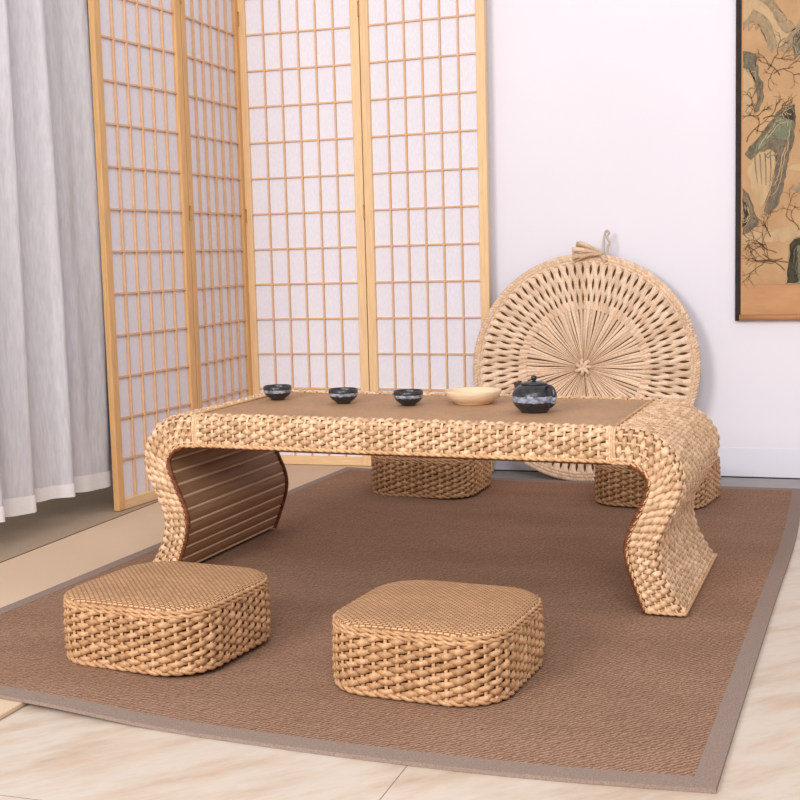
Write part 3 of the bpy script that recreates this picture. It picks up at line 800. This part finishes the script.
def patch(pts, mi, k, flip=False, jag=1.2):
    rs = random.Random(len(pts) * 31 + mi + int(pts[0][1])); P = []
    n = len(pts)
    for i in range(n):
        p, q = pts[i], pts[(i + 1) % n]; m = max(1, int(math.hypot(q[0] - p[0], q[1] - p[1]) / 4))
        for s in range(m):
            f = s / m; P.append((p[0] + (q[0] - p[0]) * f + (rs.uniform(-jag, jag) if s else 0), p[1] + (q[1] - p[1]) * f + (rs.uniform(-jag, jag) if s else 0)))
    if flip: P = [(2 * 828 - x, y) for x, y in P]
    P = [(min(max(x, 742), 914), y) for x, y in P]
    if mi in (2, 3, 4, 5) and k < 6:
        cx = sum(p[0] for p in P) / len(P); cy = sum(p[1] for p in P) / len(P)
        for f in (0.98, 0.84, 0.68, 0.5, 0.3):
            q0 = rs.randrange(len(P)); ln_ = int(len(P) * rs.uniform(0.45, 0.7))
            pts_ = [P[(q0 + i) % len(P)] for i in range(ln_)]
            pts_ = [(cx + (x - cx) * f + rs.uniform(-.5, .5), cy + (y - cy) * f + rs.uniform(-.5, .5)) for x, y in pts_]
            if len(pts_) > 3: stroke(pts_, 0.9, 0.4, 2 if mi == 2 else 3 if mi != 4 and f > 0.9 else rs.choice((2, 3, 1, 5)), 6)
    V = [sp_(x, y, k) for x, y in P]
    from mathutils.geometry import tessellate_polygon
    from mathutils import Vector
    tri = tessellate_polygon([[Vector((v[0], v[2], 0)) for v in V]])
    a.add(V, [tuple(t_) for t_ in tri], 1.0, mi)
def stroke(pts, w0, w1, mi, k, flip=False):
    n = len(pts); V = []
    if flip: pts = [(2 * 828 - x, y) for x, y in pts]
    for i, (x, y) in enumerate(pts):
        p = pts[max(i - 1, 0)]; q = pts[min(i + 1, n - 1)]; L = math.hypot(q[0] - p[0], q[1] - p[1]) or 1
        nx, ny = -(q[1] - p[1]) / L, (q[0] - p[0]) / L; w = (w0 + (w1 - w0) * i / (n - 1)) / 2
        V += [sp_(min(max(x + nx * w, 742), 914), y + ny * w, k), sp_(min(max(x - nx * w, 742), 914), y - ny * w, k)]
    a.add(V, [(2 * i, 2 * i + 1, 2 * i + 3, 2 * i + 2) for i in range(n - 1)], 1.0, mi)
def tree(x, y, ang, ln, w, depth, rs, k, flip):
    pts = [(x, y)]
    for s in range(4):
        ang += rs.uniform(-0.45, 0.45); x += math.cos(ang) * ln / 4; y -= math.sin(ang) * ln / 4; pts.append((x, y))
    stroke(pts, w, w * 0.65, 6, k, flip)
    if depth:
        for s in range(rs.choice((2, 3))):
            j = rs.randint(2, 4); tree(pts[j][0], pts[j][1], ang + rs.uniform(-1.1, 1.1), ln * rs.uniform(0.6, 0.8), w * 0.65, depth - 1, rs, k, flip)
patch([(742, -150), (914, -150), (914, 284), (742, 284)], 0, 0, jag=0)
for fl in (False, True):
    patch([(742, -30), (756, -8), (766, 0), (775, 8), (781, 18), (792, 32), (786, 44), (772, 52), (766, 42), (760, 24), (752, 22), (742, 32)], 1, 1, fl)
    patch([(752, -40), (764, -4), (774, 6), (780, 16), (793, 32), (784, 36), (776, 26), (768, 12), (758, 2), (748, -10)], 2, 2, fl)
    patch([(742, 22), (752, 10), (762, 16), (770, 28), (776, 46), (770, 54), (764, 38), (756, 24), (748, 22), (742, 30)], 2, 3, fl)
    patch([(776, 52), (784, 40), (800, 20), (828, -2), (828, 40), (812, 44), (802, 34), (794, 44), (786, 56)], 2, 2, fl)
    patch([(790, 40), (804, 26), (814, 22), (808, 38), (798, 54), (792, 62)], 3, 3, fl)
    patch([(742, 50), (748, 51), (755, 54), (757, 74), (762, 82), (763, 96), (758, 110), (754, 112), (756, 94), (753, 78), (748, 66), (742, 66)], 3, 3, fl)
    patch([(742, 66), (748, 68), (752, 80), (752, 106), (746, 118), (742, 120)], 1, 2, fl)
    patch([(778, 110), (784, 107), (792, 105), (793, 128), (789, 150), (786, 168), (782, 188), (776, 206), (768, 214), (763, 210), (770, 190), (774, 172), (776, 152), (768, 148), (758, 150), (750, 158), (744, 152), (752, 142), (762, 130)], 3, 3, fl)
    patch([(776, 116), (788, 112), (790, 128), (784, 140), (772, 138), (762, 146), (750, 154), (756, 142), (768, 128)], 5, 4, fl)
    patch([(776, 112), (784, 107), (793, 105), (793, 122), (788, 120), (782, 118)], 4, 5, fl)
    patch([(752, 156), (762, 150), (774, 152), (774, 172), (768, 194), (760, 206), (752, 190), (746, 170)], 1, 2, fl)
    for q in range(5): stroke([(754 + q * 5, 154 - q), (755 + q * 5, 168), (757 + q * 4, 182 + q)], 1.2, 0.5, 3, 4, fl)
    patch([(742, 186), (748, 192), (753, 204), (756, 216), (758, 224), (750, 230), (742, 233)], 3, 3, fl)
    patch([(742, 196), (747, 204), (750, 216), (746, 224), (742, 226)], 4, 4, fl)
    patch([(788, 244), (793, 238), (806, 236), (818, 240), (824, 284), (785, 284), (787, 262)], 4, 3, fl, 0.7)
    patch([(796, 246), (804, 243), (814, 252), (814, 284), (797, 284)], 5, 4, fl, 0.7)
    patch([(776, 168), (800, 164), (828, 166), (828, 172), (800, 172)], 1, 2, fl); patch([(788, 188), (804, 180), (826, 184), (820, 192), (800, 194)], 2, 3, fl)
    patch([(742, 232), (790, 226), (828, 232), (828, 240), (742, 242)], 1, 1, fl)
    rs = random.Random(5)
    for (x, y, an, ln, d) in ((784, 270, 2.2, 26, 3), (788, 262, 2.7, 24, 3), (782, 258, 3.5, 22, 3), (798, 230, 2.2, 20, 3), (756, 132, 1.2, 18, 3), (746, 140, 1.0, 20, 3), (766, 70, 1.3, 18, 3), (772, 74, 0.5, 20, 3), (778, 76, 2.2, 16, 3), (800, 150, 0.8, 16, 2), (776, 252, 2.6, 20, 3), (770, 236, 1.6, 15, 3), (751, 104, 1.4, 14, 3), (762, 118, 0.6, 16, 3)):
        tree(x, y, an, ln, 1.15, d, rs, 7, fl)
a.build('painting', INK, scroll, False)

# ------------------------------------------------------------------ light
def area(name, loc, target, size, power, col=(1, 1, 1), sy=None):
    from mathutils import Vector
    l = bpy.data.lights.new(name, 'AREA'); l.energy = power; l.size = size; l.color = col
    if sy: l.shape = 'RECTANGLE'; l.size_y = sy
    o = bpy.data.objects.new(name, l); COL.objects.link(o); o.location = loc
    o.rotation_euler = (Vector(target) - Vector(loc)).to_track_quat('-Z', 'Y').to_euler(); return o
area('key_softbox', (-2.0, -1.7, 2.0), (-0.8, 3.0, 0.4), 1.2, 122, (1.0, 0.975, 0.95))
area('fill_softbox', (0.6, -1.7, 3.3), (-0.6, 4.0, 0.8), 2.4, 136, (1.0, 0.97, 0.96))
w = bpy.data.worlds.new('room_light'); SC.world = w; w.use_nodes = True
bg = w.node_tree.nodes['Background']; bg.inputs['Color'].default_value = (0.995, 0.98, 1.0, 1); bg.inputs['Strength'].default_value = 0.62
SC.view_settings.view_transform = 'Standard'
SC.view_settings.look = 'None'
SC.view_settings.exposure = 0.0
